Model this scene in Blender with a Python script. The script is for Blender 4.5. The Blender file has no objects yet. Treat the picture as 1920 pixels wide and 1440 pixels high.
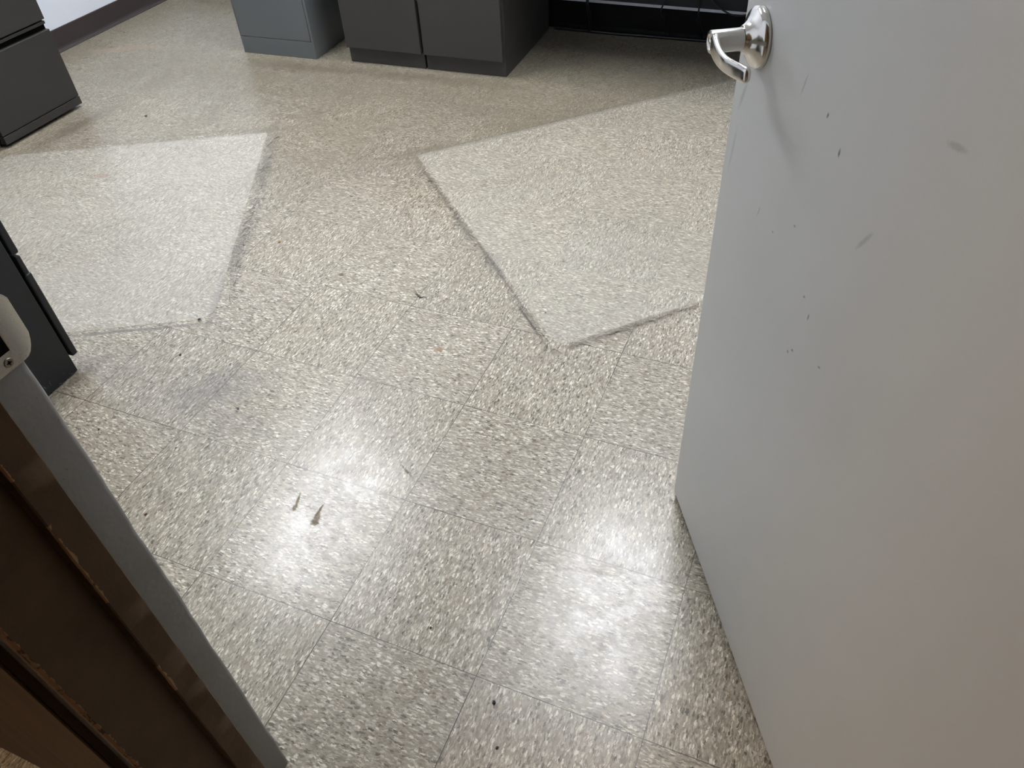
import bpy, bmesh, math, random
from mathutils import Vector, Matrix, Euler
random.seed(4)
S = bpy.context.scene
COL = S.collection

# ---------------------------------------------------------------- camera, world, exposure
cam_data = bpy.data.cameras.new('camera')
cam = bpy.data.objects.new('camera', cam_data)
COL.objects.link(cam)
RGT = Vector((0.92472953, 0.37746174, -0.04896870))
DWN = Vector((0.22969288, -0.65598931, -0.71897093))
FWD = Vector((-0.30350696, 0.65360589, -0.69331296))
cm = Matrix.Identity(4)
for i in range(3):
    cm[i][0] = RGT[i]; cm[i][1] = -DWN[i]; cm[i][2] = -FWD[i]
cm[0][3], cm[1][3], cm[2][3] = 0.967458, -0.535327, 1.327405
cam.matrix_world = cm
cam_data.sensor_width = 36.0
cam_data.lens = 1449.187 / 1920 * 36
cam_data.clip_start = 0.02
S.camera = cam

w = bpy.data.worlds.new('world'); S.world = w; w.use_nodes = True
w.node_tree.nodes['Background'].inputs[0].default_value = (0.05, 0.05, 0.055, 1)
w.node_tree.nodes['Background'].inputs[1].default_value = 0.2
S.view_settings.view_transform = 'Standard'
S.view_settings.look = 'None'
S.view_settings.gamma = 1
S.view_settings.use_curve_mapping = False
S.view_settings.exposure = 0.4
ROOM_LAMP = 25.0          # radiance of the troffer diffusers in the room
HALL_LAMP = 11.5           # radiance of the warm fixture down the corridor
TILE = 0.3048

# ---------------------------------------------------------------- shader helpers
def lin(r, g, b):
    f = lambda c: (c / 255 / 12.92) if c / 255 <= 0.04045 else ((c / 255 + 0.055) / 1.055) ** 2.4
    return (f(r), f(g), f(b), 1)

class NT:
    def __init__(s, name):
        s.mat = bpy.data.materials.new(name); s.mat.use_nodes = True
        s.nt = s.mat.node_tree
        s.bsdf = s.nt.nodes['Principled BSDF']
        s.out = s.nt.nodes['Material Output']
    def put(s, sock, v):
        if isinstance(v, bpy.types.NodeSocket): s.nt.links.new(v, sock)
        elif v is not None: sock.default_value = v
    def m(s, op, a, b=None, c=None, clamp=False):
        n = s.nt.nodes.new('ShaderNodeMath'); n.operation = op; n.use_clamp = clamp
        s.put(n.inputs[0], a); s.put(n.inputs[1], b); s.put(n.inputs[2], c)
        return n.outputs[0]
    def mixf(s, f, a, b):
        n = s.nt.nodes.new('ShaderNodeMix'); n.data_type = 'FLOAT'
        s.put(n.inputs[0], f); s.put(n.inputs[2], a); s.put(n.inputs[3], b); return n.outputs[0]
    def mixc(s, f, a, b, mode='MIX'):
        n = s.nt.nodes.new('ShaderNodeMix'); n.data_type = 'RGBA'; n.blend_type = mode
        s.put(n.inputs[0], f); s.put(n.inputs[6], a); s.put(n.inputs[7], b); return n.outputs[2]
    def xyz(s, x, y, z=0.0):
        n = s.nt.nodes.new('ShaderNodeCombineXYZ')
        s.put(n.inputs[0], x); s.put(n.inputs[1], y); s.put(n.inputs[2], z); return n.outputs[0]
    def sep(s, v):
        n = s.nt.nodes.new('ShaderNodeSeparateXYZ'); s.put(n.inputs[0], v); return n.outputs
    def pos(s):
        return s.nt.nodes.new('ShaderNodeNewGeometry').outputs['Position']
    def obj(s):
        return s.nt.nodes.new('ShaderNodeTexCoord').outputs['Object']
    def noise(s, v, scale, detail=2.0, rough=0.5, dist=0.0):
        n = s.nt.nodes.new('ShaderNodeTexNoise'); s.put(n.inputs['Vector'], v)
        n.inputs['Scale'].default_value = scale; n.inputs['Detail'].default_value = detail
        n.inputs['Roughness'].default_value = rough; n.inputs['Distortion'].default_value = dist
        return n.outputs['Fac']
    def voro(s, v, scale=1.0, rnd=1.0):
        n = s.nt.nodes.new('ShaderNodeTexVoronoi'); s.put(n.inputs['Vector'], v)
        n.inputs['Scale'].default_value = scale; n.inputs['Randomness'].default_value = rnd
        return n.outputs['Distance'], n.outputs['Color']
    def white(s, v):
        n = s.nt.nodes.new('ShaderNodeTexWhiteNoise'); s.put(n.inputs['Vector'], v)
        return n.outputs['Value'], n.outputs['Color']
    def ramp(s, f, stops, mode='LINEAR'):
        n = s.nt.nodes.new('ShaderNodeValToRGB'); s.put(n.inputs[0], f)
        cr = n.color_ramp; cr.interpolation = mode
        cr.elements[0].position = stops[0][0]; cr.elements[0].color = stops[0][1]
        cr.elements[1].position = stops[-1][0]; cr.elements[1].color = stops[-1][1]
        for p, c in stops[1:-1]:
            e = cr.elements.new(p); e.color = c
        return n.outputs[0]
    def remap(s, v, a, b, c=0.0, d=1.0):
        n = s.nt.nodes.new('ShaderNodeMapRange'); s.put(n.inputs[0], v)
        s.put(n.inputs[1], a); s.put(n.inputs[2], b)
        n.inputs[3].default_value = c; n.inputs[4].default_value = d
        return n.outputs[0]
    def bump(s, h, strength, dist):
        n = s.nt.nodes.new('ShaderNodeBump'); n.inputs['Strength'].default_value = strength
        n.inputs['Distance'].default_value = dist; s.put(n.inputs['Height'], h)
        s.nt.links.new(n.outputs[0], s.bsdf.inputs['Normal'])
    def blob(s, x, y, cx, cy, ang, a, b, warp=None, soft=0.5):
        # 1 inside an ellipse, falling to 0 outside
        ca, sa = math.cos(ang), math.sin(ang)
        dx = s.m('SUBTRACT', x, cx); dy = s.m('SUBTRACT', y, cy)
        p = s.m('ADD', s.m('MULTIPLY', dx, ca / a), s.m('MULTIPLY', dy, sa / a))
        q = s.m('ADD', s.m('MULTIPLY', dx, -sa / b), s.m('MULTIPLY', dy, ca / b))
        r = s.m('SQRT', s.m('ADD', s.m('MULTIPLY', p, p), s.m('MULTIPLY', q, q)))
        if warp is not None: r = s.m('ADD', r, warp)
        return s.remap(r, 1.0 + soft, 1.0 - soft)
    def fin(s, color=None, rough=None, metal=None, spec=None):
        if color is not None: s.put(s.bsdf.inputs['Base Color'], color)
        if rough is not None: s.put(s.bsdf.inputs['Roughness'], rough)
        if metal is not None: s.put(s.bsdf.inputs['Metallic'], metal)
        if spec is not None: s.put(s.bsdf.inputs['Specular IOR Level'], spec)
        return s.mat

# ---------------------------------------------------------------- mesh helpers
def link(name, bm, mat, parent=None, smooth=False, loc=None, rot=None):
    me = bpy.data.meshes.new(name); bm.to_mesh(me); bm.free()
    o = bpy.data.objects.new(name, me); COL.objects.link(o)
    if mat: me.materials.append(mat)
    if smooth:
        for p in me.polygons: p.use_smooth = True
        me.set_sharp_from_angle(angle=math.radians(40))
    if parent: o.parent = parent
    if loc: o.location = loc
    if rot: o.rotation_euler = rot
    return o
def box(bm, x0, x1, y0, y1, z0, z1, bev=0.0, seg=2):
    b = bmesh.new(); bmesh.ops.create_cube(b, size=1)
    for v in b.verts:
        v.co = Vector(((x0 + x1) / 2 + v.co.x * (x1 - x0), (y0 + y1) / 2 + v.co.y * (y1 - y0), (z0 + z1) / 2 + v.co.z * (z1 - z0)))
    if bev: bmesh.ops.bevel(b, geom=b.edges[:], offset=bev, segments=seg, profile=0.5, affect='EDGES')
    me = bpy.data.meshes.new('tmp'); b.to_mesh(me); b.free(); bm.from_mesh(me); bpy.data.meshes.remove(me)
    return bm
def B(*a, **k): return box(bmesh.new(), *a, **k)
def empty(name, loc, rz=0.0):
    o = bpy.data.objects.new(name, None); COL.objects.link(o)
    o.location = loc; o.rotation_euler = (0, 0, rz); o.empty_display_size = 0.1; return o
def tag(o, label=None, cat=None, group=None, kind=None):
    if label: o['label'] = label
    if cat: o['category'] = cat
    if group: o['group'] = group
    if kind: o['kind'] = kind
    return o
def smooth_path(pts, n):
    out = []
    P = [Vector(p) for p in pts]
    P = [P[0] * 2 - P[1]] + P + [P[-1] * 2 - P[-2]]
    for i in range(1, len(P) - 2):
        for k in range(n):
            t = k / n; a, b, c, d = P[i - 1:i + 3]
            out.append(0.5 * ((2 * b) + (c - a) * t + (2 * a - 5 * b + 4 * c - d) * t * t + (3 * b - a - 3 * c + d) * t ** 3))
    out.append(P[-2]); return out
def tube(pts, r, n=10, sub=8, taper=False):
    bm = bmesh.new(); path = smooth_path(pts, sub); rings = []
    for i, p in enumerate(path):
        d = (path[min(i + 1, len(path) - 1)] - path[max(i - 1, 0)]).normalized()
        u = d.cross(Vector((0.31, 0.52, 0.79))).normalized(); v = d.cross(u)
        rr = r
        if taper:
            rr = r * (0.25 + 0.75 * math.sin(math.pi * i / (len(path) - 1)))
        rings.append([bm.verts.new(p + (u * math.cos(2 * math.pi * k / n) + v * math.sin(2 * math.pi * k / n)) * rr) for k in range(n)])
    for a, b in zip(rings, rings[1:]):
        for k in range(n): bm.faces.new((a[k], a[(k + 1) % n], b[(k + 1) % n], b[k]))
    bm.faces.new(rings[0][::-1]); bm.faces.new(rings[-1])
    bmesh.ops.recalc_face_normals(bm, faces=bm.faces[:])
    return bm
def lathe(profile, n=64, axis='y', origin=(0, 0, 0)):
    # profile: (radius, height) pairs, height runs along -y (out of the door)
    bm = bmesh.new(); rings = []
    O = Vector(origin)
    for r, h in profile:
        if r < 1e-6: rings.append([bm.verts.new(O + Vector((0, -h, 0)))])
        else: rings.append([bm.verts.new(O + Vector((r * math.cos(2 * math.pi * k / n), -h, r * math.sin(2 * math.pi * k / n)))) for k in range(n)])
    for a, b in zip(rings, rings[1:]):
        for k in range(n):
            k2 = (k + 1) % n
            if len(a) == 1 and len(b) == 1: continue
            if len(a) == 1: bm.faces.new((a[0], b[k], b[k2]))
            elif len(b) == 1: bm.faces.new((a[k], b[0], a[k2]))
            else: bm.faces.new((a[k], b[k], b[k2], a[k2]))
    bmesh.ops.recalc_face_normals(bm, faces=bm.faces[:])
    return bm

# ---------------------------------------------------------------- materials
def mat_floor():
    n = NT('vinyl_composition_tile')
    P = n.pos(); x, y, z = n.sep(P)
    X = n.m('DIVIDE', x, TILE); Y = n.m('DIVIDE', y, TILE)
    ix = n.m('FLOOR', X); iy = n.m('FLOOR', Y)
    par = n.m('FLOORED_MODULO', n.m('ADD', ix, iy), 2.0)
    rv, rc = n.white(n.xyz(ix, iy, 3.0)); r1, r2, r3 = n.sep(rc)
    wob = n.noise(P, 45.0, 2.0); wob2 = n.noise(n.xyz(y, x, 5.0), 45.0, 2.0)
    jag = n.noise(P, 210.0, 2.0, 0.6); jag2 = n.noise(n.xyz(y, x, 2.0), 210.0, 2.0, 0.6)
    xw = n.m('ADD', n.m('ADD', x, n.m('MULTIPLY', n.m('SUBTRACT', wob, 0.5), 0.007)), n.m('MULTIPLY', n.m('SUBTRACT', jag, 0.5), 0.0062))
    yw = n.m('ADD', n.m('ADD', y, n.m('MULTIPLY', n.m('SUBTRACT', wob2, 0.5), 0.007)), n.m('MULTIPLY', n.m('SUBTRACT', jag2, 0.5), 0.0062))
    u = n.m('ADD', n.mixf(par, xw, yw), n.m('MULTIPLY', r1, 7.0))
    v = n.m('ADD', n.mixf(par, yw, xw), n.m('MULTIPLY', r2, 7.0))
    # chips: three layers of stretched cells of different size
    d1, c1 = n.voro(n.xyz(n.m('DIVIDE', u, 0.0140), n.m('DIVIDE', v, 0.0047), 0.0))
    d2, c2 = n.voro(n.xyz(n.m('DIVIDE', u, 0.0104), n.m('DIVIDE', v, 0.0032), 4.0))
    d3, c3 = n.voro(n.xyz(n.m('DIVIDE', u, 0.0068), n.m('DIVIDE', v, 0.0021), 9.0))
    a1 = n.sep(c1); a2 = n.sep(c2); a3 = n.sep(c3)
    base = n.ramp(a1[0], [(0.0, lin(122, 114, 100)), (0.25, lin(152, 144, 130)), (0.6, lin(170, 163, 148)), (1.0, lin(196, 190, 176))])
    base = n.mixc(n.m('MULTIPLY', n.m('GREATER_THAN', a1[1], 0.72), 0.5), base, lin(178, 163, 148))
    base = n.mixc(n.m('MULTIPLY', n.m('LESS_THAN', a1[1], 0.18), 0.5), base, lin(158, 158, 142))
    dark = n.m('MULTIPLY', n.m('LESS_THAN', a2[0], 0.19), n.remap(d2, 0.66, n.m('MULTIPLY', a2[2], 0.55)))
    light = n.m('MULTIPLY', n.m('GREATER_THAN', a2[0], 0.815), n.remap(d2, 0.66, n.m('MULTIPLY', a2[2], 0.55)))
    fine = n.ramp(a3[0], [(0.0, lin(98, 90, 78)), (0.3, lin(152, 145, 130)), (0.7, lin(172, 165, 150)), (1.0, lin(236, 231, 218))])
    col = n.mixc(0.58, base, fine)
    col = n.mixc(n.m('MULTIPLY', dark, 0.80), col, lin(70, 63, 54))
    col = n.mixc(n.m('MULTIPLY', light, 0.9), col, lin(240, 236, 225))
    col = n.mixc(1.0, col, (0.89, 0.853, 0.795, 1), 'MULTIPLY')
    # per-tile shade
    tone = n.m('ADD', 0.95, n.m('MULTIPLY', r3, 0.10))
    col = n.mixc(1.0, col, n.xyz(tone, tone, n.m('SUBTRACT', tone, n.m('MULTIPLY', rv, 0.03))), 'MULTIPLY')
    # large scale worn-in dirt
    big = n.noise(P, 2.3, 4.0, 0.6)
    grime = n.remap(big, 0.42, 0.72, 0.0, 0.25)
    col = n.mixc(grime, col, lin(128, 114, 98))
    wn = n.m('MULTIPLY', n.m('SUBTRACT', n.noise(P, 26.0, 4.0, 0.65), 0.5), 2.6)
    stains_and_shade = [ # cx, cy, angle, a, b, strength, colour
        (-0.321, 0.448, 0.6, 0.11, 0.055, 0.42, (96, 92, 96)), (-0.20, 0.36, 0.2, 0.10, 0.06, 0.25, (110, 104, 102)),
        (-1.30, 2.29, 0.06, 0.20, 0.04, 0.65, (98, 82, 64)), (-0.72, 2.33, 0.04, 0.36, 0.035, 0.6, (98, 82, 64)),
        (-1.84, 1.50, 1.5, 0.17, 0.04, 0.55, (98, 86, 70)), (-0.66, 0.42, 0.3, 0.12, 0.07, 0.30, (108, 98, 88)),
        (-0.69, 0.36, 1.5, 0.08, 0.02, 0.55, (90, 80, 66)),  # brown strip painting the black cabinet's shade onto the floor
        (0.135, 1.175, -0.79, 0.06, 0.016, 0.6, (88, 84, 80)), (-0.02, 1.31, -0.79, 0.08, 0.012, 0.5, (92, 88, 82)),
        (0.337, 0.958, -0.79, 0.085, 0.004, 0.9, (66, 58, 50)), (-0.20, 1.50, -0.79, 0.25, 0.006, 0.55, (92, 86, 78)),
        (0.20, 1.11, -0.79, 0.30, 0.004, 0.65, (88, 80, 72)), (-0.02, 2.08, 0.79, 0.52, 0.005, 0.4, (100, 92, 82)),
        (0.60, 1.02, 0.79, 0.22, 0.012, 0.65, (92, 82, 70)), (-0.40, 1.73, 0.79, 0.12, 0.014, 0.5, (104, 94, 84)),
        (-0.66, 1.02, -1.09, 0.14, 0.022, 0.55, (96, 92, 86)), (-0.90, 1.50, -1.09, 0.26, 0.020, 0.55, (112, 108, 100)),
        (-1.04, 1.72, 0.4, 0.07, 0.012, 0.45, (118, 112, 104)), (-0.55, 0.75, -1.09, 0.12, 0.010, 0.5, (92, 86, 78)),
        (-0.70, 0.56, 0.48, 0.22, 0.006, 0.75, (104, 98, 92)),
        (-1.45, 1.53, 0.48, 0.42, 0.006, 0.35, (110, 104, 94)),
    ]
    for cx, cy, an, a, b, st, c in stains_and_shade:
        msk = n.blob(x, y, cx, cy, an, a, b, wn if b > 0.01 else n.m('MULTIPLY', wn, 0.5), 0.7)
        col = n.mixc(n.m('MULTIPLY', msk, st), col, lin(*c))
    # brown worn-through marks and scuffs
    wn2 = n.m('MULTIPLY', n.m('SUBTRACT', n.noise(P, 160.0, 3.0, 0.6), 0.5), 1.6)
    marks = [(0.0830, 0.2220, 1.878, 0.0170, 0.0030, 0.70, (120, 106, 84)), (0.0880, 0.2045, 1.878, 0.0085, 0.0048, 0.70, (124, 110, 88)),
             (0.1430, 0.2130, 1.62, 0.0190, 0.0026, 0.72, (112, 98, 76)), (0.1475, 0.1970, 1.75, 0.0140, 0.0066, 0.62, (126, 112, 90)), (0.1510, 0.1860, 1.9, 0.0070, 0.0085, 0.70, (120, 106, 84)),
             (0.157, 0.774, 0.8, 0.012, 0.008, 0.75, (150, 118, 92)), (0.270, 0.378, -0.55, 0.024, 0.003, 0.45, (84, 80, 76)),
             (0.0, 0.961, -0.5, 0.020, 0.004, 0.8, (60, 56, 52)), (-0.267, 0.98, 0.1, 0.009, 0.008, 0.6, (110, 98, 84)),
             (-1.433, 1.229, 0.3, 0.03, 0.012, 0.55, (168, 122, 98)), (-2.25, 2.25, 0.5, 0.16, 0.03, 0.3, (170, 140, 122))]
    # floor lightened and joints faded under the two chair mats, painting in their haze
    def inside(cx, cy, an, lx, ly):
        ca, sa = math.cos(an), math.sin(an)
        dx = n.m('SUBTRACT', x, cx); dy = n.m('SUBTRACT', y, cy)
        p = n.m('ADD', n.m('MULTIPLY', dx, ca), n.m('MULTIPLY', dy, sa)); q = n.m('ADD', n.m('MULTIPLY', dx, -sa), n.m('MULTIPLY', dy, ca))
        e = n.m('MINIMUM', n.m('SUBTRACT', lx / 2, n.m('ABSOLUTE', p)), n.m('SUBTRACT', ly / 2, n.m('ABSOLUTE', q)))
        return n.remap(e, 0.0, 0.012)
    under_mat = n.m('MAXIMUM', inside(-1.213, 0.960, 0.480, 1.0, 1.148), inside(0.506, 1.765, 0.7906, 1.35, 1.172))
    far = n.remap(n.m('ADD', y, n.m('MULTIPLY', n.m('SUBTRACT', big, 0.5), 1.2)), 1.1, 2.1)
    far_dim_grime = n.m('MULTIPLY', far, n.m('SUBTRACT', 1.0, under_mat))
    col = n.mixc(n.m('MULTIPLY', far_dim_grime, 0.58), col, lin(116, 109, 92))  # browner grime tone towards the back, deepened in place of weaker lamplight
    UNDER_MAT = under_mat
    mat_gain = n.m('ADD', 1.0, n.m('MULTIPLY', under_mat, 0.10))
    col = n.mixc(1.0, col, n.xyz(mat_gain, mat_gain, mat_gain), 'MULTIPLY')
    matte = 0.0
    for cx, cy, an, a, b, st, c in marks:
        msk = n.blob(x, y, cx, cy, an, a, b, wn2, 0.25)
        matte = n.m('MAXIMUM', matte, n.m('MULTIPLY', msk, st))
        col = n.mixc(n.m('MULTIPLY', msk, st), col, lin(*c))
    # joints
    def joint(t):
        f = n.m('SUBTRACT', t, n.m('ROUND', t)); return n.m('MULTIPLY', n.m('ABSOLUTE', f), TILE)
    jw = n.m('MINIMUM', joint(X), joint(Y))
    jm = n.remap(jw, 0.0010, 0.0006)
    fill = n.remap(n.noise(P, 5.0, 2.0), 0.3, 0.62, 0.45, 1.0)
    near = n.remap(y, 0.9, 2.0, 1.0, 0.25)     # joints at the back are packed with wax
    jm = n.m('MULTIPLY', n.m('MULTIPLY', n.m('MULTIPLY', jm, fill), near), n.m('SUBTRACT', 1.0, n.m('MULTIPLY', UNDER_MAT, 0.6)))
    col = n.mixc(jm, col, lin(30, 25, 21))
    sc = n.m('GREATER_THAN', n.noise(n.xyz(n.m('MULTIPLY', x, 300.0), n.m('MULTIPLY', y, 22.0)), 1.0, 3.0), 0.70)
    wax = n.noise(n.xyz(x, y, 7.0), 3.2, 3.0, 0.55)
    rough = n.m('ADD', n.remap(wax, 0.3, 0.7, 0.21, 0.31), n.m('MULTIPLY', grime, 0.4))
    rough = n.m('ADD', rough, n.m('MULTIPLY', n.m('SUBTRACT', a2[1], 0.5), 0.06))
    h = n.m('SUBTRACT', n.m('MULTIPLY', a1[2], 0.12), jm)
    h = n.m('ADD', h, n.m('MULTIPLY', n.noise(P, 220.0, 2.0), 0.25))
    n.bump(h, 0.12, 0.0005)
    patch = n.remap(n.noise(P, 22.0, 5.0, 0.7), 0.45, 0.7)
    rough = n.m('ADD', rough, n.m('MULTIPLY', patch, 0.05))
    rough = n.m('ADD', rough, n.m('MULTIPLY', matte, 0.4))
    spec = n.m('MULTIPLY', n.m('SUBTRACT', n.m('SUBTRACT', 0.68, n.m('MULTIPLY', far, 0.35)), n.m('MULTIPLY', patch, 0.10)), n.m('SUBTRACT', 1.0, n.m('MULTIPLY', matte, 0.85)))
    return n.fin(col, rough, spec=spec)
def mat_paint(name, rgb, rough=0.5, bump=0.05, scale=260.0, spec=0.5, mott=0.03):
    n = NT(name); P = n.obj()
    k = n.remap(n.noise(P, 3.0, 3.0), 0.3, 0.7, 1.0 - mott, 1.0 + mott)
    col = n.mixc(1.0, lin(*rgb), n.xyz(k, k, k), 'MULTIPLY')
    if bump: n.bump(n.noise(P, scale, 2.0), bump, 0.001)
    r = n.remap(n.noise(P, 9.0, 3.0), 0.3, 0.7, rough - 0.04, rough + 0.04)
    return n.fin(col, r, spec=spec)
def mat_scuffed(name, rgb, rough=0.45, amount=0.60, spec=0.4):
    n = NT(name); P = n.obj(); x, y, z = n.sep(P)
    sc = n.noise(n.xyz(n.m('MULTIPLY', x, 30.0), n.m('MULTIPLY', y, 160.0), n.m('MULTIPLY', z, 60.0)), 1.0, 3.0, 0.6)
    area = n.noise(P, 5.0, 2.0)
    k = n.m('MULTIPLY', n.m('GREATER_THAN', sc, amount + 0.16), n.m('GREATER_THAN', area, 0.60))
    col = n.mixc(n.m('MULTIPLY', k, 0.30), lin(*rgb), lin(150, 152, 152))
    n.bump(n.noise(P, 420.0, 1.0), 0.08, 0.0008)
    return n.fin(col, n.remap(n.noise(P, 7.0, 2.0), 0.3, 0.7, rough - 0.05, rough + 0.05), spec=spec)
def mat_door():
    n = NT('grey_door_paint'); P = n.obj(); x, y, z = n.sep(P)
    k = n.remap(n.noise(P, 2.2, 4.0, 0.55), 0.3, 0.7, 0.965, 1.03)
    col = n.mixc(1.0, lin(197, 197, 192), n.xyz(k, k, k), 'MULTIPLY')
    wn = n.m('MULTIPLY', n.m('SUBTRACT', n.noise(P, 320.0, 2.0), 0.5), 0.9)
    SP = DOOR_SPECKS
    for a, h, an, l, wd, st in SP:
        m_ = n.blob(x, z, a, h, an, l, wd, wn, 0.4)
        col = n.mixc(n.m('MULTIPLY', m_, st), col, lin(96, 98, 96))
    # dust hugging the bottom edge
    dn = n.noise(n.xyz(n.m('MULTIPLY', x, 260.0), n.m('MULTIPLY', z, 60.0)), 1.0, 3.0, 0.6)
    dm = n.m('MULTIPLY', n.remap(z, 0.016, 0.0), n.remap(dn, 0.35, 0.65))
    col = n.mixc(n.m('MULTIPLY', dm, 0.55), col, lin(92, 86, 76))
    n.bump(n.noise(P, 330.0, 2.0), 0.07, 0.001)
    return n.fin(col, n.remap(n.noise(P, 4.0, 3.0), 0.3, 0.7, 0.36, 0.46), spec=0.5)
def mat_metal(name, rgb, rough, brushed=True):
    n = NT(name); P = n.obj(); x, y, z = n.sep(P)
    g = n.noise(n.xyz(n.m('MULTIPLY', x, 300.0), n.m('MULTIPLY', y, 1200.0), n.m('MULTIPLY', z, 900.0)), 1.0, 2.0)
    r = n.remap(g, 0.3, 0.7, rough - 0.03, rough + 0.03)
    dirt = n.remap(n.noise(P, 25.0, 2.0), 0.35, 0.7, 0.0, 0.15)
    return n.fin(n.mixc(dirt, lin(*rgb), lin(int(rgb[0] * .8), int(rgb[1] * .78), int(rgb[2] * .74))), r, 1.0)
def mat_frame():
    # grey on the room side of the frame, dark brown on the corridor side; brown is chipped along its corners
    n = NT('two_tone_frame_paint'); P = n.pos(); x, y, z = n.sep(P)
    wz = n.noise(n.xyz(0.0, 0.0, z), 34.0, 4.0, 0.7)
    wob = n.m('MULTIPLY', n.m('SUBTRACT', wz, 0.5), 0.009)
    grey = n.m('GREATER_THAN', n.m('ADD', y, wob), -0.2865)
    ch = n.noise(n.xyz(n.m('MULTIPLY', x, 90.0), n.m('MULTIPLY', y, 90.0), n.m('MULTIPLY', z, 60.0)), 1.0, 4.0, 0.7)
    area = n.noise(n.xyz(0.0, 0.0, z), 5.0, 1.0)
    # worn corners: stop corner (x .393, y -.321) and corridor corner (x .377, y -.401)
    d1 = n.m('SQRT', n.m('ADD', n.m('POWER', n.m('SUBTRACT', x, 0.3925), 2.0), n.m('POWER', n.m('ADD', y, 0.3205), 2.0)))
    d2 = n.m('SQRT', n.m('ADD', n.m('POWER', n.m('SUBTRACT', x, 0.377), 2.0), n.m('POWER', n.m('ADD', y, 0.401), 2.0)))
    wear1 = n.m('MULTIPLY', n.m('LESS_THAN', n.m('ADD', d1, n.m('MULTIPLY', ch, 0.012)), 0.0085), n.m('GREATER_THAN', area, 0.52))
    wear2 = n.m('LESS_THAN', n.m('ADD', d2, n.m('MULTIPLY', ch, 0.012)), 0.0090)
    wear = n.m('MAXIMUM', wear1, wear2)
    brown = n.mixc(n.remap(n.noise(P, 22.0, 4.0), 0.35, 0.75), lin(88, 68, 48), lin(76, 57, 39))
    brown = n.mixc(n.m('MULTIPLY', wear, 0.9), brown, lin(152, 118, 84))
    gcol = n.mixc(n.m('GREATER_THAN', n.noise(P, 150.0, 3.0), 0.765), lin(142, 141, 138), lin(96, 78, 62))
    col = n.mixc(grey, brown, gcol)
    n.bump(n.noise(P, 90.0, 3.0), 0.25, 0.002)
    return n.fin(col, 0.58, spec=0.22)
def mat_wood():
    n = NT('stained_wood_panelling'); P = n.pos(); x, y, z = n.sep(P)
    g = n.noise(n.xyz(n.m('MULTIPLY', x, 30.0), n.m('MULTIPLY', y, 30.0), n.m('MULTIPLY', z, 1.6)), 1.0, 4.0, 0.6, 0.4)
    fine = n.noise(n.xyz(n.m('MULTIPLY', x, 260.0), n.m('MULTIPLY', y, 260.0), n.m('MULTIPLY', z, 8.0)), 1.0, 2.0)
    col = n.ramp(n.m('ADD', n.m('MULTIPLY', g, 0.8), n.m('MULTIPLY', fine, 0.2)), [(0.3, lin(56, 40, 22)), (0.5, lin(72, 52, 31)), (0.7, lin(84, 62, 40))])
    return n.fin(col, 0.6, spec=0.2)
def mat_chairmat(name, haze, seed):
    n = NT(name); P = n.pos(); x, y, z = n.sep(P)
    nt = n.nt
    sw = n.noise(n.xyz(n.m('ADD', n.m('MULTIPLY', x, 2.0), seed), n.m('ADD', n.m('MULTIPLY', y, 5.0), n.m('MULTIPLY', x, -2.5))), 1.0, 4.0, 0.6, 0.8)
    fn = n.noise(n.xyz(n.m('MULTIPLY', x, 400.0), n.m('MULTIPLY', y, 400.0)), 1.0, 2.0)
    f = n.m('MULTIPLY', n.remap(sw, 0.3, 0.7, haze * 0.72, haze * 1.35), n.remap(fn, 0.3, 0.7, 0.8, 1.2))
    tr = nt.nodes.new('ShaderNodeBsdfTransparent'); tr.inputs[0].default_value = (0.985, 0.985, 0.975, 1)
    di = nt.nodes.new('ShaderNodeBsdfDiffuse'); di.inputs[0].default_value = lin(250, 246, 240)
    tl = nt.nodes.new('ShaderNodeBsdfTranslucent'); tl.inputs[0].default_value = lin(250, 246, 240)
    m0 = nt.nodes.new('ShaderNodeMixShader'); m0.inputs[0].default_value = 0.5
    nt.links.new(di.outputs[0], m0.inputs[1]); nt.links.new(tl.outputs[0], m0.inputs[2]); m0.inputs[0].default_value = 0.25
    m1 = nt.nodes.new('ShaderNodeMixShader'); nt.links.new(f, m1.inputs[0])
    nt.links.new(tr.outputs[0], m1.inputs[1]); nt.links.new(m0.outputs[0], m1.inputs[2])
    gl = nt.nodes.new('ShaderNodeBsdfGlossy'); gl.inputs['Roughness'].default_value = 0.38
    fr = nt.nodes.new('ShaderNodeFresnel'); fr.inputs[0].default_value = 1.45
    bp = nt.nodes.new('ShaderNodeBump'); bp.inputs['Strength'].default_value = 0.25; bp.inputs['Distance'].default_value = 0.0008
    nt.links.new(n.noise(P, 300.0, 2.0), bp.inputs['Height'])
    nt.links.new(bp.outputs[0], gl.inputs['Normal'])
    m2 = nt.nodes.new('ShaderNodeMixShader'); 
    bf = nt.nodes.new('ShaderNodeNewGeometry').outputs['Backfacing']
    nt.links.new(n.m('MULTIPLY', fr.outputs[0], n.m('SUBTRACT', 1.0, bf)), m2.inputs[0])
    nt.links.new(m1.outputs[0], m2.inputs[1]); nt.links.new(gl.outputs[0], m2.inputs[2])
    nt.links.new(m2.outputs[0], n.out.inputs['Surface'])
    return n.mat
def mat_lamp(name, rgb, strength):
    n = NT(name)
    n.bsdf.inputs['Base Color'].default_value = (0.8, 0.8, 0.8, 1)
    n.bsdf.inputs['Emission Color'].default_value = lin(*rgb)
    n.bsdf.inputs['Emission Strength'].default_value = strength
    return n.mat

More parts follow.
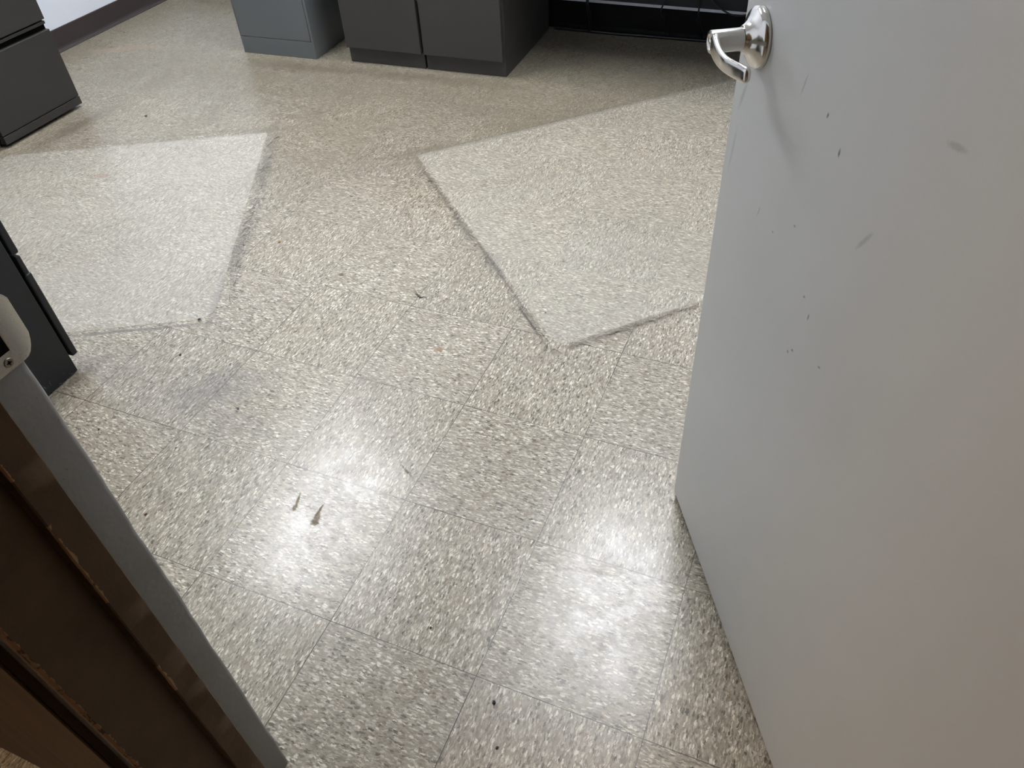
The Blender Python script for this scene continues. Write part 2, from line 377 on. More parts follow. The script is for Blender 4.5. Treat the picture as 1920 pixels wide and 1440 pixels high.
DOOR_SPECKS = [(0.234, 0.953, 1.2, 0.003, 0.0016, 0.9), (0.274, 0.931, 1.6, 0.0042, 0.0017, 0.9),
    (0.30, 0.735, 1.5, 0.0040, 0.0014, 0.8), (0.28, 0.75, 0.5, 0.0022, 0.0015, 0.7),
    (0.285, 0.67, 0.5, 0.003, 0.0018, 0.7), (0.276, 0.66, 0.6, 0.0022, 0.002, 0.7), (0.35, 0.70, 0.4, 0.003, 0.0016, 0.6),
    (0.12, 0.77, 1.3, 0.0075, 0.0010, 0.5), (0.17, 0.77, 0.5, 0.002, 0.0015, 0.6), (0.22, 0.81, 0.4, 0.0025, 0.0015, 0.6),
    (0.36, 0.88, 1.0, 0.016, 0.0025, 0.30), (0.44, 1.02, 0.2, 0.012, 0.003, 0.3), (0.004, 0.80, 1.45, 0.03, 0.003, 0.22),
    (0.01, 0.88, 1.2, 0.02, 0.004, 0.25), (0.17, 0.96, 1.3, 0.012, 0.0015, 0.35), (0.155, 0.90, 0.2, 0.05, 0.02, 0.06)]

M_FLOOR = mat_floor()
M_DOOR = mat_door()
M_FRAME = mat_frame()
M_WOOD = mat_wood()
M_WALL = mat_paint('white_wall_paint', (236, 240, 247), 0.6, 0.04)
M_CEIL = mat_paint('ceiling_tile', (226, 226, 222), 0.8, 0.3, 90.0)
M_BASE = mat_paint('dark_brown_rubber_base', (62, 54, 52), 0.5, 0.0)
M_BLKBASE = mat_paint('black_rubber_base', (5, 5, 6), 0.6, 0.0, spec=0.2)
M_CHAR = mat_scuffed('charcoal_cabinet_paint', (62, 60, 57), 0.42, 0.62)
M_CHARD = mat_scuffed('dark_grey_cabinet_paint', (58, 56, 53), 0.45, 0.62)
M_GREY = mat_scuffed('blue_grey_cabinet_paint', (104, 108, 108), 0.42, 0.64)
M_BLACK = mat_scuffed('black_cabinet_paint', (26, 29, 30), 0.45, 0.50)
M_SLOT = mat_paint('black_recess', (3, 3, 3), 0.7, 0.0, spec=0.1)
M_DESK = mat_paint('dark_desk_laminate', (40, 40, 43), 0.6, 0.0, spec=0.25)
M_CABLE = mat_paint('black_cable', (10, 10, 11), 0.35, 0.0)
M_NICK = mat_metal('satin_nickel', (208, 204, 197), 0.16)
M_STRIKE = mat_metal('aged_nickel_strike', (176, 172, 164), 0.30)
M_HALL = mat_paint('corridor_wall_paint', (150, 128, 104), 0.7, 0.0)

# ---------------------------------------------------------------- setting
XL, XR, YB, YN, YC, ZC = -2.55, 2.3, 3.045, -0.245, -0.401, 2.7
HY, HX0, HX1 = -2.1, -3.4, 3.2
def st(o): o['kind'] = 'structure'; return o
bm = bmesh.new()
vs = [bm.verts.new(p) for p in ((HX0, HY, 0), (HX1, HY, 0), (HX1, YB + .1, 0), (HX0, YB + .1, 0), (HX0, HY, -.1), (HX1, HY, -.1), (HX1, YB + .1, -.1), (HX0, YB + .1, -.1))]
for f in ((0, 1, 2, 3), (7, 6, 5, 4), (0, 4, 5, 1), (1, 5, 6, 2), (2, 6, 7, 3), (3, 7, 4, 0)): bm.faces.new([vs[i] for i in f])
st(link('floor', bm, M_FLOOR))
st(link('ceiling', B(HX0, HX1, HY, YB + .1, ZC, ZC + .1), M_CEIL))
st(link('wall_left', B(XL - .1, XL, YN, YB, 0, ZC), M_WALL))
st(link('wall_back', B(XL - .1, XR + .1, YB, YB + .1, 0, ZC), M_WALL))
st(link('wall_right', B(XR, XR + .1, YN, YB, 0, ZC), M_WALL))
DX0, DX1 = 0.377, 1.297
bm = bmesh.new()
box(bm, XL - .1, 0.316, YC + .006, YN - .004, 0, ZC); box(bm, 0.316, DX0 - .034, -0.300, YN - .004, 0, ZC); box(bm, DX1 + .03, XR + .1, YC + .006, YN - .004, 0, ZC)
box(bm, DX0 - .03, DX1 + .03, YC + .006, YN - .004, 2.08, ZC)
st(link('wall_near', bm, M_WALL))
bm = bmesh.new()      # corridor side
box(bm, HX0, HX1, HY - .1, HY, 0, ZC); box(bm, HX0 - .1, HX0, HY, YC, 0, ZC); box(bm, HX1, HX1 + .1, HY, YC, 0, ZC)
st(link('wall_corridor', bm, M_HALL))
bm = bmesh.new()
box(bm, HX0, 0.322, YC - .004, YC + .006, 0, ZC); box(bm, DX1 + .035, HX1, YC - .004, YC + .006, 0, ZC)
box(bm, 0.322, DX1 + .035, YC - .004, YC + .006, 2.09, ZC)
for k in range(20):     # vertical boards with shallow grooves
    x1 = 0.3215 - k * 0.61
    if x1 - 0.605 < HX0: break
    box(bm, x1 - 0.607, x1, YC - .0075, YC - .004, 0, 2.6, 0.0012)
st(link('trim_2', bm, M_WOOD))

# door frame: jamb with stop on both sides and head
bm = bmesh.new()
prof = [(0.345, -0.245), (0.3705, -0.245), (0.3730, -0.2455), (0.3752, -0.2470), (0.3765, -0.2490), (0.377, -0.2515), (0.377, -0.289), (0.3915, -0.289), (0.3930, -0.2875 - 0.003), (0.3930, -0.3195),
        (0.3915, -0.321), (0.377, -0.321), (0.377, -0.398), (0.374, -0.401), (0.366, -0.401), (0.366, -0.340), (0.345, -0.340)]
def jamb(bm, mirror):
    nz = 150; cols = []
    LUMP = [0.0005 * math.sin(k * .37) + 0.00035 * math.sin(k * 1.01 + 1) + random.uniform(-.0003, .0003) for k in range(nz + 1)]
    for k in range(nz + 1):
        z = 2.06 * k / nz
        ring = []
        for i, (px, py) in enumerate(prof):
            jx = random.uniform(-.0003, .0003) if 1 < i < 13 else 0
            jy = LUMP[k] if 0 < i < 6 else 0
            X = px + jx
            if mirror: X = DX0 + DX1 - X
            ring.append(bm.verts.new((X, py + jy, z)))
        cols.append(ring)
    for a, b in zip(cols, cols[1:]):
        for i in range(len(prof) - 1):
            q = (a[i], a[i + 1], b[i + 1], b[i]); bm.faces.new(q)
        bm.faces.new((a[-1], a[0], b[0], b[-1]))
jamb(bm, False); jamb(bm, True)
box(bm, 0.345, DX1 + .032, -0.401, -0.245, 2.045, 2.09); box(bm, 0.377, DX1, -0.321, -0.289, 2.03, 2.045)
bmesh.ops.recalc_face_normals(bm, faces=bm.faces[:])
frame = st(link('trim_1', bm, M_FRAME, None, True))

# strike plate on the left jamb
def strike():
    bm = bmesh.new()
    ys = [-0.286, -0.281, -0.276, -0.270, -0.2645, -0.262, -0.258, -0.2535, -0.2500, -0.2460, -0.2420, -0.2380, -0.2340, -0.2310, -0.2290, -0.2278]
    zb, zt = 0.9045, 0.9705
    def xo(y):
        t = max(0, (y + 0.2500) / 0.022); return 0.3776 - 0.0070 * t * t
    def half(y):
        t = max(0, (y + 0.2460) / 0.0182); return 1 - 0.45 * min(1, t) ** 2.6
    nz = 16; grid = []
    zc = (zb + zt) / 2; H = (zt - zb) / 2
    for y in ys:
        h = H * half(y)
        grid.append([bm.verts.new((xo(y), y, zc + h * (2 * k / nz - 1))) for k in range(nz + 1)])
    for i in range(len(ys) - 1):
        for k in range(nz):
            ym = (ys[i] + ys[i + 1]) / 2; 
            if -0.2760 < ym < -0.2535 and 4 <= k < 12: continue
            bm.faces.new((grid[i][k], grid[i][k + 1], grid[i + 1][k + 1], grid[i + 1][k]))
    bmesh.ops.recalc_face_normals(bm, faces=bm.faces[:])
    for f in bm.faces:
        if f.normal.x < 0: f.normal_flip()
    o = link('strike_plate', bm, M_STRIKE, frame, True)
    s = o.modifiers.new('t', 'SOLIDIFY'); s.thickness = 0.0016; s.offset = -1
    b = o.modifiers.new('b', 'BEVEL'); b.width = 0.0005; b.segments = 2; b.limit_method = 'ANGLE'
    o['label'] = 'nickel strike plate with curved lip'
    link('latch_hole', B(0.3770, 0.37735, -0.2765, -0.2530, 0.9195, 0.9555), M_SLOT, o)
    bm = bmesh.new()
    n = 24; pr_ = [(0.0, 0.0006), (0.0012, 0.0004), (0.0015, 0.0009), (0.0038, 0.0010), (0.0044, 0.0003), (0.0044, -0.0006)]
    rings = []
    for r, h in pr_:
        rings.append([bm.verts.new((0.3776 + h, -0.2600 + max(r, 1e-4) * math.cos(2 * math.pi * k / n), 0.9125 + max(r, 1e-4) * math.sin(2 * math.pi * k / n))) for k in range(n)])
    for a, b_ in zip(rings, rings[1:]):
        for k in range(n): bm.faces.new((a[k], a[(k + 1) % n], b_[(k + 1) % n], b_[k]))
    bmesh.ops.recalc_face_normals(bm, faces=bm.faces[:])
    link('screw', bm, mat_metal('dull_screw', (150, 142, 128), 0.45), o, True)
    bm = bmesh.new(); box(bm, 0.3785, 0.3789, -0.2622, -0.2578, 0.9121, 0.9129); box(bm, 0.3785, 0.3789, -0.2604, -0.2596, 0.9103, 0.9147)
    link('screw_slot', bm, M_SLOT, o)
strike()

# cove bases
def cove(x0, y0, x1, y1, h, t=0.004, toe=0.014):
    # runs from (x0,y0) to (x1,y1); room lies to the left of the run direction
    d = Vector((x1 - x0, y1 - y0, 0)); L = d.length; d.normalize(); nrm = Vector((-d.y, d.x, 0))
    pf = [(0, 0), (toe, 0), (toe, 0.0025), (toe * 0.72, 0.005), (t + 0.002, 0.012), (t, 0.02), (t, h - 0.002), (t - 0.002, h), (0, h)]
    bm = bmesh.new(); R = []
    for s in (0, L):
        R.append([bm.verts.new(Vector((x0, y0, 0)) + d * s + nrm * a + Vector((0, 0, b))) for a, b in pf])
    for i in range(len(pf)):
        j = (i + 1) % len(pf); bm.faces.new((R[0][i], R[0][j], R[1][j], R[1][i]))
    bm.faces.new(R[0][::-1]); bm.faces.new(R[1]); bmesh.ops.recalc_face_normals(bm, faces=bm.faces[:])
    return bm
st(link('baseboard_left', cove(XL, YB - .015, XL, YN, 0.0985), M_BASE))
st(link('baseboard_back', cove(XR, YB, XL, YB, 0.118), M_BLKBASE))
st(link('baseboard_right', cove(XR, YN, XR, YB - .015, 0.10), M_BASE))
st(link('baseboard_near', cove(XL + .015, YN - .004, 0.343, YN - .004, 0.10), M_BASE))

# ---------------------------------------------------------------- the open door
ang = math.atan2(-0.86951001, 0.49391531)
door = link('door_1', B(-0.0272, 0.886, 0.0, 0.0445, 0.010, 2.035, 0.0016), M_DOOR, loc=(0.84748, 0.50470, 0), rot=(0, 0, ang))
# nick the lower free corner as on the old slab
for v in door.data.vertices:
    if v.co.x < -0.02 and v.co.z < 0.02: v.co.x += 0.010
tag(st(door), 'grey painted flush door standing open into the room')
HZ, HA = 0.962, 0.033
rose = [(0.0, 0.0), (0.0354, 0.0), (0.0364, 0.0010), (0.0366, 0.0042), (0.0352, 0.0072), (0.0330, 0.0092), (0.0322, 0.0098), (0.0260, 0.0128), (0.0205, 0.0160),
        (0.0170, 0.0200), (0.0158, 0.0222), (0.0150, 0.0232), (0.0, 0.0232)]
h0 = link('door_handle', lathe(rose, origin=(HA, 0, HZ)), M_NICK, door, True)
h0['label'] = 'satin nickel lever handle with flared round rose'
neck = [(0.0, 0.0225), (0.0132, 0.0225), (0.0135, 0.0615), (0.0130, 0.0632), (0.0095, 0.0638), (0.0086, 0.0628), (0.0056, 0.0618), (0.0, 0.0614)]
link('spindle_neck', lathe(neck, origin=(HA, 0, HZ)), M_NICK, h0, True)
link('privacy_button', lathe([(0, 0.0600), (0.0030, 0.0600), (0.0030, 0.0632), (0.0022, 0.0640), (0, 0.0643)], 24, origin=(HA, 0, HZ)), M_NICK, h0, True)
def lever():
    key = [(0.0375, 0.0600, 0.0120, 0.0045, 0), (0.046, 0.0612, 0.0125, 0.0048, -.0008), (0.060, 0.0635, 0.0112, 0.0040, -.0028), (0.076, 0.0645, 0.0100, 0.0036, -.0045), (0.092, 0.0635, 0.0092, 0.0036, -.0055),
           (0.107, 0.0590, 0.0092, 0.0040, -.0060), (0.120, 0.0540, 0.0095, 0.0045, -.0060), (0.129, 0.0505, 0.0088, 0.0046, -.0060), (0.1325, 0.0490, 0.0060, 0.0030, -.0060), (0.1335, 0.0485, 0.0015, 0.0010, -.0060)]
    key = [(a + HA - 0.038, *q) for a, *q in key]
    pts = [Vector((a, -b + 0.0018, HZ + dz)) for a, b, hh, tt, dz in key]
    path = smooth_path(pts, 5); hs = smooth_path([Vector((k[2], k[3], 0)) for k in key], 5)
    bm = bmesh.new(); rings = []; n = 28
    for i, p in enumerate(path):
        d = (path[min(i + 1, len(path) - 1)] - path[max(i - 1, 0)]).normalized()
        side = d.cross(Vector((0, 0, 1))).normalized(); up = Vector((0, 0, 1))
        ring = []
        for k in range(n):
            th = 2 * math.pi * k / n; c, s_ = math.cos(th), math.sin(th)
            e = 0.62
            cc = math.copysign(abs(c) ** e, c); ss = math.copysign(abs(s_) ** e, s_)
            ring.append(bm.verts.new(p + up * ss * hs[i].x + side * cc * hs[i].y))
        rings.append(ring)
    for a, b in zip(rings, rings[1:]):
        for k in range(n): bm.faces.new((a[k], a[(k + 1) % n], b[(k + 1) % n], b[k]))
    bm.faces.new(rings[0][::-1]); bm.faces.new(rings[-1])
    bmesh.ops.recalc_face_normals(bm, faces=bm.faces[:])
    return bm
link('lever', lever(), M_NICK, h0, True)
# lever and latch on the room side, latch face in the free edge
h1 = link('door_handle', lathe(rose, origin=(0, 0, 0)), M_NICK, door, True, loc=(HA, 0.0445, HZ), rot=(0, 0, math.pi))
bm = lathe(neck, origin=(0, 0, 0)); link('spindle_neck', bm, M_NICK, h1, True)
lv = lever(); bmesh.ops.transform(lv, matrix=Matrix.Translation((-HA, 0, -HZ)), verts=lv.verts[:]); bmesh.ops.scale(lv, vec=(-1, 1, 1), verts=lv.verts[:])
bmesh.ops.recalc_face_normals(lv, faces=lv.faces[:]); link('lever', lv, M_NICK, h1, True)
link('latch_face', B(-0.0286, -0.0270, 0.0095, 0.035, HZ - .028, HZ + .028, 0.0004), M_NICK, door)

# ---------------------------------------------------------------- cabinets
# local frame: origin at the middle of the front edge on the floor, front faces -y, body runs to +y
def pull_cabinet(name, W, D, H, m, loc, rz, zk=0.047, lift=0.014, proud=0.018, pitch=0.305, first=0.047, label='', cat='cabinet'):
    """steel pedestal with drawers whose pull is a slot along the top of each front"""
    t = tag(empty(name, loc, rz), label, cat)
    bm = bmesh.new(); box(bm, -W / 2, W / 2, proud + .004, D, lift, H, 0.002)
    link('body', bm, m, t)
    link('plinth', B(-W / 2 + .002, W / 2 - .002, 0.0, proud + .004, lift, zk - .003, 0.0012), m, t)
    for sx in (-1, 1):
        for yy in (0.075, D - 0.06):
            bm = bmesh.new(); bmesh.ops.create_cone(bm, cap_ends=True, segments=20, radius1=0.016, radius2=0.012, depth=lift + .001)
            bmesh.ops.translate(bm, verts=bm.verts[:], vec=(sx * (W / 2 - .045), yy, (lift + .001) / 2))
            link('foot', bm, M_SLOT, t)
    z = first; k = 0
    while z + pitch < H + 0.01:
        d = link('drawer', B(-W / 2 + .002, W / 2 - .002, 0.0, proud, z, z + pitch - 0.037, 0.0025, seg=3), m, t)
        link('pull_slot', B(-W / 2 + .004, W / 2 - .004, proud - .001, proud + .005, z + pitch - .037, z + pitch - .001), M_SLOT, d)
        link('pull_rail', B(-W / 2 + .004, W / 2 - .004, 0.004, proud, z + pitch - .017, z + pitch - .006, 0.0015), m, d)
        z += pitch
    return t
# charcoal pedestal on the left wall, fronts face +x
c1 = pull_cabinet('filing_cabinet', 0.395, 0.575, 0.66, M_CHARD, (-1.957, 1.484, 0), math.radians(90),
    label='charcoal two-drawer filing cabinet against the white wall, slot pulls facing the room', cat='filing cabinet')
c0 = pull_cabinet('filing_cabinet', 0.395, 0.555, 0.66, M_CHARD, (-1.972, 1.075, 0), math.radians(90),
    label='charcoal filing cabinet squeezed beside the left one, only its front corner at the picture edge', cat='filing cabinet')

# black cabinet beside the doorway: front faces +y, its long side faces the doorway
t = tag(empty('filing_cabinet', (-0.905, 0.408, 0), math.pi), 'black scratched filing cabinet beside the doorway, seen from its side', 'filing cabinet')
link('body', B(-0.195, 0.195, 0.0235, 0.635, 0.0035, 0.68, 0.0015), M_BLACK, t)
for zz in (0.0415, 0.3545):
    d = link('drawer', B(-0.193, 0.193, -0.004, 0.0145, zz, zz + (0.258 if zz < .2 else 0.27), 0.005, seg=3), M_BLACK, t)
    link('drawer_box', B(-0.175, 0.175, 0.0145, 0.0245, zz + .02, zz + .24), M_SLOT, d)
    if zz < .2:
        r_ = link('pull_rail', B(-0.193, 0.193, 0.0, 0.0125, zz + .258, zz + .308, 0.003), M_BLACK, d)

# two dark pedestals under the desk and the light grey one to their left
def panel_cabinet(W, D, H, m, loc, rz, label):
    t = tag(empty('filing_cabinet', loc, rz), label, 'filing cabinet')
    bm = bmesh.new(); box(bm, -W / 2, W / 2, 0.0, D, 0.0, H, 0.0015)
    link('body', bm, m, t)
    for z0, z1 in ((0.068, 0.372), (0.376, 0.68)):
        d = link('drawer', B(-W / 2 - .0005, W / 2 - .006, -0.020, 0.0, z0, z1, 0.002), m, t)
        link('pull_lip', B(-W / 2 + .06, W / 2 - .066, -0.026, -0.020, z1 - .022, z1 - .012, 0.001), m, d)
    return t
RZ = math.radians(1.8)
panel_cabinet(0.369, 0.565, 0.70, M_CHAR, (-0.8975, 2.4155, 0), RZ, 'dark grey pedestal cabinet next to the light blue-grey one')
panel_cabinet(0.366, 0.565, 0.70, M_CHAR, (-0.5215, 2.4270, 0), RZ, 'dark grey pedestal cabinet bordering the desk knee space')
t = tag(empty('filing_cabinet', (-1.4425, 2.3765, 0), math.radians(2.2)), 'light blue-grey steel filing cabinet left of the dark pedestals', 'filing cabinet')
W, D, H = 0.388, 0.62, 0.72
bm = bmesh.new()
box(bm, -W / 2, W / 2, 0.018, D, 0.0, H, 0.0015); box(bm, -W / 2, W / 2, 0.0, 0.018, 0.0, 0.0745, 0.001)
box(bm, -W / 2, -W / 2 + .004, 0.0, 0.018, 0.0745, H, 0.0005); box(bm, W / 2 - .011, W / 2, 0.0, 0.018, 0.0745, H, 0.0005)
link('body', bm, M_GREY, t)
for z0, z1 in ((0.0768, 0.388), (0.3905, 0.715)):
    d = link('drawer', B(-W / 2 + .0055, W / 2 - .0135, 0.0003, 0.018, z0, z1, 0.0008), M_GREY, t)
    link('handle', B(-0.05, 0.05, -0.018, 0.0003, z1 - .08, z1 - .066, 0.003), M_NICK, d)

# ---------------------------------------------------------------- desk over the pedestals, cables
t = tag(empty('desk', (0.2, 2.72, 0)), 'dark desk with black knee space behind the open door handle', 'desk')
link('desktop', B(-1.32, 1.75, -0.35, 0.305, 0.715, 0.745, 0.003), M_DESK, t)
link('modesty_panel', B(-0.52, 1.70, 0.235, 0.255, 0.160, 0.715, 0.001), M_DESK, t)
link('side_panel', B(1.69, 1.72, -0.31, 0.29, 0.0, 0.715, 0.001), M_DESK, t)
def cable(pts, r, label, group=None):
    return tag(link('cable', tube(pts, r), M_CABLE, None, True), label, 'cable', group)
HG = None  # 'black cables hanging behind the desk'
cable([(-0.149, 2.94, 0.40), (-0.1505, 2.94, 0.25), (-0.152, 2.94, 0.161), (-0.150, 2.94, 0.135), (-0.152, 2.985, 0.05), (-0.16, 2.99, 0.006)], 0.0065,
      'thick black cable hanging behind the desk, leftmost of the hanging ones')
cable([(0.196, 2.94, 0.42), (0.196, 2.94, 0.24), (0.192, 2.94, 0.185), (0.183, 2.94, 0.152), (0.183, 2.945, 0.13), (0.19, 3.01, 0.07), (0.2, 3.02, 0.01)], 0.0036,
      'thin black cable hanging behind the desk, slanting just above the base', HG)
cable([(0.338, 2.94, 0.42), (0.340, 2.94, 0.25), (0.342, 2.94, 0.16), (0.344, 2.945, 0.12), (0.35, 3.01, 0.05), (0.36, 3.02, 0.008)], 0.0036,
      'thin black cable hanging straight down behind the desk left of the looped one', HG)
cable([(0.375, 2.94, 0.42), (0.380, 2.94, 0.26), (0.394, 2.94, 0.204), (0.429, 2.94, 0.174), (0.472, 2.94, 0.153), (0.51, 2.94, 0.149), (0.56, 2.94, 0.162), (0.62, 2.94, 0.21), (0.65, 2.94, 0.30), (0.66, 2.94, 0.42)], 0.0034,
      'thin black cable sagging in a loop behind the desk beside the door handle', HG)
cable([(-0.330, 3.000, 0.008), (-0.24, 3.002, 0.0075), (-0.05, 3.000, 0.0075), (0.20, 3.010, 0.0075), (0.45, 3.018, 0.0075), (0.72, 3.012, 0.0075), (1.1, 3.022, 0.0075)], 0.0075,
      'black cable lying on the floor along the black wall base')


# ---------------------------------------------------------------- chair mats
def chair_mat(corner, a_dir, la, lb, rads, m, label):
    """corner: world xy; a_dir angle of side a; side b is a rotated -90 degrees"""
    e1 = Vector((math.cos(a_dir), math.sin(a_dir), 0)); e2 = Vector((e1.y, -e1.x, 0))
    O = Vector((corner[0], corner[1], 0))
    cs = [(0, 0), (lb, 0), (lb, la), (0, la)]
    pts = []
    for i, (b, a) in enumerate(cs):
        r = rads[i]; ccb = min(max(b, r), lb - r); cca = min(max(a, r), la - r)
        a0 = {0: math.pi, 1: 1.5 * math.pi, 2: 0, 3: 0.5 * math.pi}[i]
        for k in range(9):
            th = a0 + k / 8 * math.pi / 2
            pts.append((ccb + r * math.cos(th), cca + r * math.sin(th)))
    bm = bmesh.new(); layers = []
    cx, cy = lb / 2, la / 2
    for ins, z in ((0.0, 0.0003), (0.0, 0.0013), (0.0018, 0.0024), (0.006, 0.0027)):
        ring = []
        for b, a in pts:
            kb = (lb / 2 - ins) / (lb / 2); ka = (la / 2 - ins) / (la / 2)
            p = O + e2 * (cx + (b - cx) * kb) + e1 * (cy + (a - cy) * ka); p.z = z
            ring.append(bm.verts.new(p))
        layers.append(ring)
    nn = len(pts)
    for A, B_ in zip(layers, layers[1:]):
        for k in range(nn): bm.faces.new((A[k], A[(k + 1) % nn], B_[(k + 1) % nn], B_[k]))
    bm.faces.new(layers[0][::-1]); bm.faces.new(layers[-1])
    bmesh.ops.recalc_face_normals(bm, faces=bm.faces[:])
    return tag(link('chair_mat', bm, m), label, 'chair mat')
chair_mat((-1.035 - 0.887 * 1.00, 1.700 - 0.462 * 1.00), math.atan2(0.462, 0.887), 1.00, 1.148, (0.02, 0.03, 0.055, 0.012), mat_chairmat('clear_mat_hazed', 0.12, 1.0),
    'clear plastic chair mat reaching under the black cabinet, hazy with wear')
chair_mat((-0.388, 1.705), math.radians(45.3), 1.35, 1.172, (0.012, 0.045, 0.04, 0.03), mat_chairmat('clear_mat_clean', 0.085, 4.0),
    'clear plastic chair mat lying diagonally in front of the desk, partly hidden by the door')

# ---------------------------------------------------------------- ceiling lights
def troffer(x, y, rgb, s, label, grp=None, wx=0.4, wy=1.2):
    t = tag(empty('ceiling_light', (x, y, ZC - 0.03)), label, 'ceiling light', grp)
    bm = bmesh.new(); f = 0.025
    box(bm, -wx / 2 - f, wx / 2 + f, -wy / 2 - f, -wy / 2, 0.0, 0.03); box(bm, -wx / 2 - f, wx / 2 + f, wy / 2, wy / 2 + f, 0.0, 0.03)
    box(bm, -wx / 2 - f, -wx / 2, -wy / 2, wy / 2, 0.0, 0.03); box(bm, wx / 2, wx / 2 + f, -wy / 2, wy / 2, 0.0, 0.03)
    link('frame', bm, M_CEIL, t)
    link('diffuser', B(-wx / 2, wx / 2, -wy / 2, wy / 2, 0.006, 0.02), mat_lamp('lamp_' + label[:4], rgb, s), t)
troffer(-1.45, 1.78, (246, 249, 255), ROOM_LAMP, 'cool white ceiling light over the left mat')
troffer(0.42, 1.75, (246, 249, 255), ROOM_LAMP, 'cool white ceiling light over the right mat')
troffer(-1.3, -1.7, (255, 228, 196), HALL_LAMP, 'warm ceiling light in the corridor', wx=1.2, wy=0.6)

# ---------------------------------------------------------------- crumbs and lint on the floor
def crumb(x, y, r, rgb, label, flat=0.55, seed=0, z0=0.0, cat='crumb'):
    rr = random.Random(seed)
    bm = bmesh.new(); bmesh.ops.create_icosphere(bm, subdivisions=2, radius=r)
    for v in bm.verts:
        k = 1 + rr.uniform(-.28, .28); v.co = Vector((v.co.x * k * 1.25, v.co.y * k, v.co.z * k * flat))
    zm = min(v.co.z for v in bm.verts)
    bmesh.ops.rotate(bm, verts=bm.verts[:], matrix=Matrix.Rotation(rr.uniform(0, 3), 3, 'Z'))
    o = link('crumb', bm, mat_paint('crumb_%d' % seed, rgb, 0.6, 0.0), None, True)
    o.location = (x, y, z0 - zm); return tag(o, label, cat)
crumb(-0.536, 0.664, 0.0036, (22, 20, 20), 'black crumb on the rounded corner of the left clear mat', seed=1, z0=0.0027)
crumb(-0.211, 0.075, 0.0026, (96, 34, 18), 'small reddish brown crumb on the tiles near the grey door frame', seed=2)
crumb(-0.548, 1.069, 0.0036, (150, 112, 50), 'tiny golden crumb on the tiles between the two clear mats', seed=3)
crumb(0.658, -0.033, 0.0029, (16, 15, 15), 'round black crumb on the tiles low in the picture, upper of two', seed=4)
crumb(0.693, -0.101, 0.0022, (20, 18, 18), 'small black crumb nearest the bottom edge of the picture', seed=5)
crumb(-0.217, 0.412, 0.0030, (60, 56, 54), 'long grey crumb in the dark scuffed patch of tiles', flat=0.25, seed=6)
crumb(-0.490, 0.526, 0.0030, (26, 24, 24), 'small black crumb on the tiles just below the left clear mat', seed=7)
crumb(-1.620, 1.678, 0.0055, (58, 54, 50), 'dark crumb on the tiles beyond the left clear mat', flat=0.4, seed=8)
crumb(-0.499, 0.237, 0.0022, (30, 26, 24), 'tiny black crumb on the tiles near the black cabinet', seed=9)
crumb(0.491, 0.055, 0.0018, (18, 16, 16), 'tiny black crumb between the two bright floor reflections', seed=10)
crumb(0.369, 1.002, 0.0018, (18, 16, 16), 'tiny black crumb on the right clear mat near its front corner', seed=11, z0=0.0027)
crumb(-0.267, 0.980, 0.0040, (120, 104, 88), 'flat tan crumb on the tiles between the clear mats, nearer the right one', flat=0.22, seed=12)
M_LINT = mat_paint('dark_hair', (58, 50, 42), 0.6, 0.0)
def clear(pts):
    # lint lies beside the mats and the door, never across their edges
    for p in pts:
        for cx, cy, an, lx, ly in ((-1.213, 0.960, 0.480, 1.0, 1.148), (0.506, 1.765, 0.7906, 1.35, 1.172), (1.06, 0.14, -1.054, 1.0, 0.0)):
            ca, sa = math.cos(an), math.sin(an); dx, dy = p.x - cx, p.y - cy
            if abs(dx * ca + dy * sa) < lx / 2 + .002 and abs(-dx * sa + dy * ca) < ly / 2 + .002: return False
    return True
def hairs(name, items, label, cat, kind='stuff'):
    items = [i for i in items if clear(i[0])]
    bm = bmesh.new()
    for pts, r in items:
        t_ = tube(pts, r, 5, 4, True); me = bpy.data.meshes.new('t'); t_.to_mesh(me); t_.free(); bm.from_mesh(me); bpy.data.meshes.remove(me)
    return tag(link(name, bm, M_LINT, None, True), label, cat, None, kind)
rr = random.Random(7)
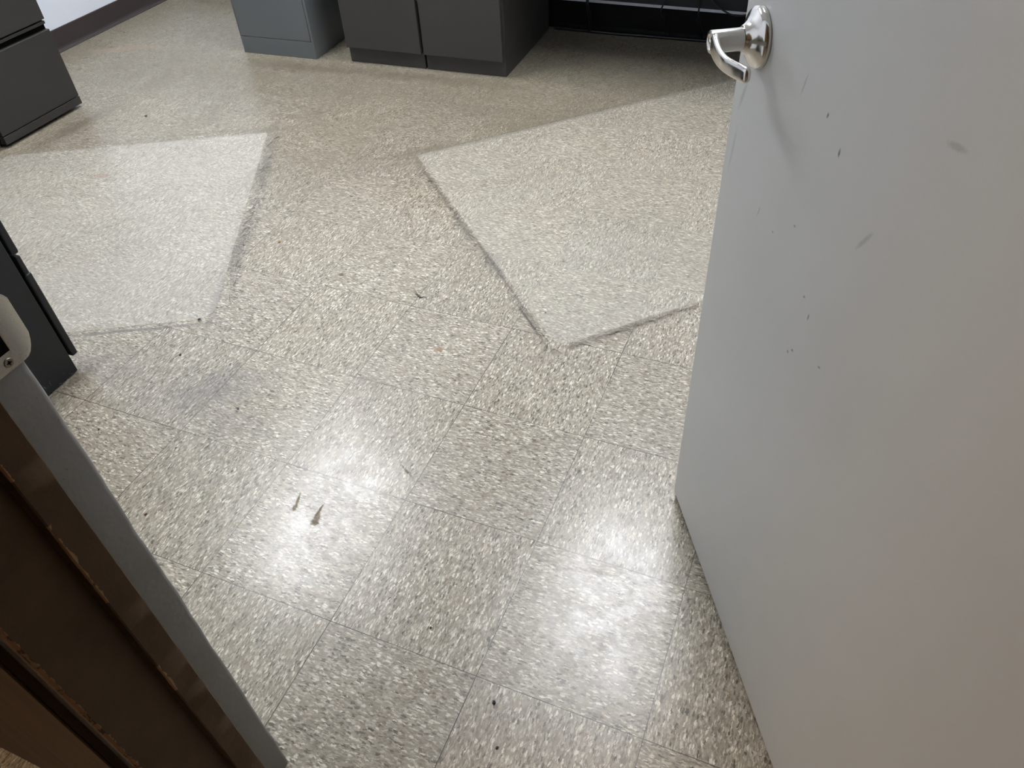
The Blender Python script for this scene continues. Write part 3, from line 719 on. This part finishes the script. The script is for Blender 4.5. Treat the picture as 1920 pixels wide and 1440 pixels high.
def strand(x, y, L, z=0.0012, a=None, curl=1.2):
    a = rr.uniform(0, 6.28) if a is None else a
    p = Vector((x, y, z)); out = [p.copy()]; d = a; c = rr.uniform(-curl, curl)
    for k in range(5):
        d += c / 4 + rr.uniform(-.2, .2); p = p + Vector((math.cos(d), math.sin(d), 0)) * L / 5; p.z = z + rr.uniform(0, .0006); out.append(p.copy())
    return out
items = []
for i in range(110):      # along the foot of the door
    t_ = rr.random() ** 1.2 * 0.62
    bx_ = 0.8475 + 0.4939 * t_ + rr.gauss(0, .0025) - 0.0045; by_ = 0.5047 - 0.8695 * t_ - 0.002
    items.append((strand(bx_, by_, rr.uniform(.004, .013), a=rr.uniform(0, 6.28)), 0.00022))
hairs('dust_lint', items, 'dark lint and hairs gathered along the foot of the grey door', 'lint')
items = []
for i in range(130):
    t_ = rr.random(); bx_ = -1.030 + 0.462 * 1.05 * t_ + rr.uniform(.016, .04) ; by_ = 1.700 - 0.887 * 1.05 * t_ + rr.gauss(0, .006)
    items.append((strand(bx_, by_, rr.uniform(.015, .05), a=-1.09 + rr.gauss(0, .9)), 0.00035))
hairs('dust_lint', items, 'fine hairs and dust along the right edge of the left clear mat', 'lint')
items = []
for i in range(220):
    t_ = rr.random(); side = rr.random() < .6
    if side: bx_ = -0.388 + 0.711 * 1.172 * t_; by_ = 1.705 - 0.703 * 1.172 * t_; ox, oy, aa = -rr.uniform(.002, .018), -rr.uniform(.002, .018), -0.78
    else: bx_ = 0.445 + 0.703 * .4 * t_; by_ = 0.881 + 0.711 * .4 * t_; ox, oy, aa = rr.uniform(.001, .014), -rr.uniform(.001, .014), 0.79
    items.append((strand(bx_ + ox, by_ + oy, rr.uniform(.012, .04), a=aa + rr.gauss(0, .5)), 0.00035))
hairs('dust_lint', items, 'fine hairs and dust along the edges of the right clear mat', 'lint')
def hair(pts, r, label):
    return tag(link('hair', tube(pts, r, 6, 6, True), M_LINT, None, True), label, 'hair')
hair([(-0.028, 0.985, .001), (-0.010, 0.970, .0016), (0.004, 0.957, .001), (0.022, 0.962, .0015), (0.033, 0.952, .001)], 0.0007, 'dark curled lint strand on the tiles left of the right clear mat')
hair([(0.513, 1.165, .0035), (0.522, 1.180, .004), (0.532, 1.186, .0042), (0.540, 1.196, .0035)], 0.0005, 'short dark hair lying on the right clear mat')
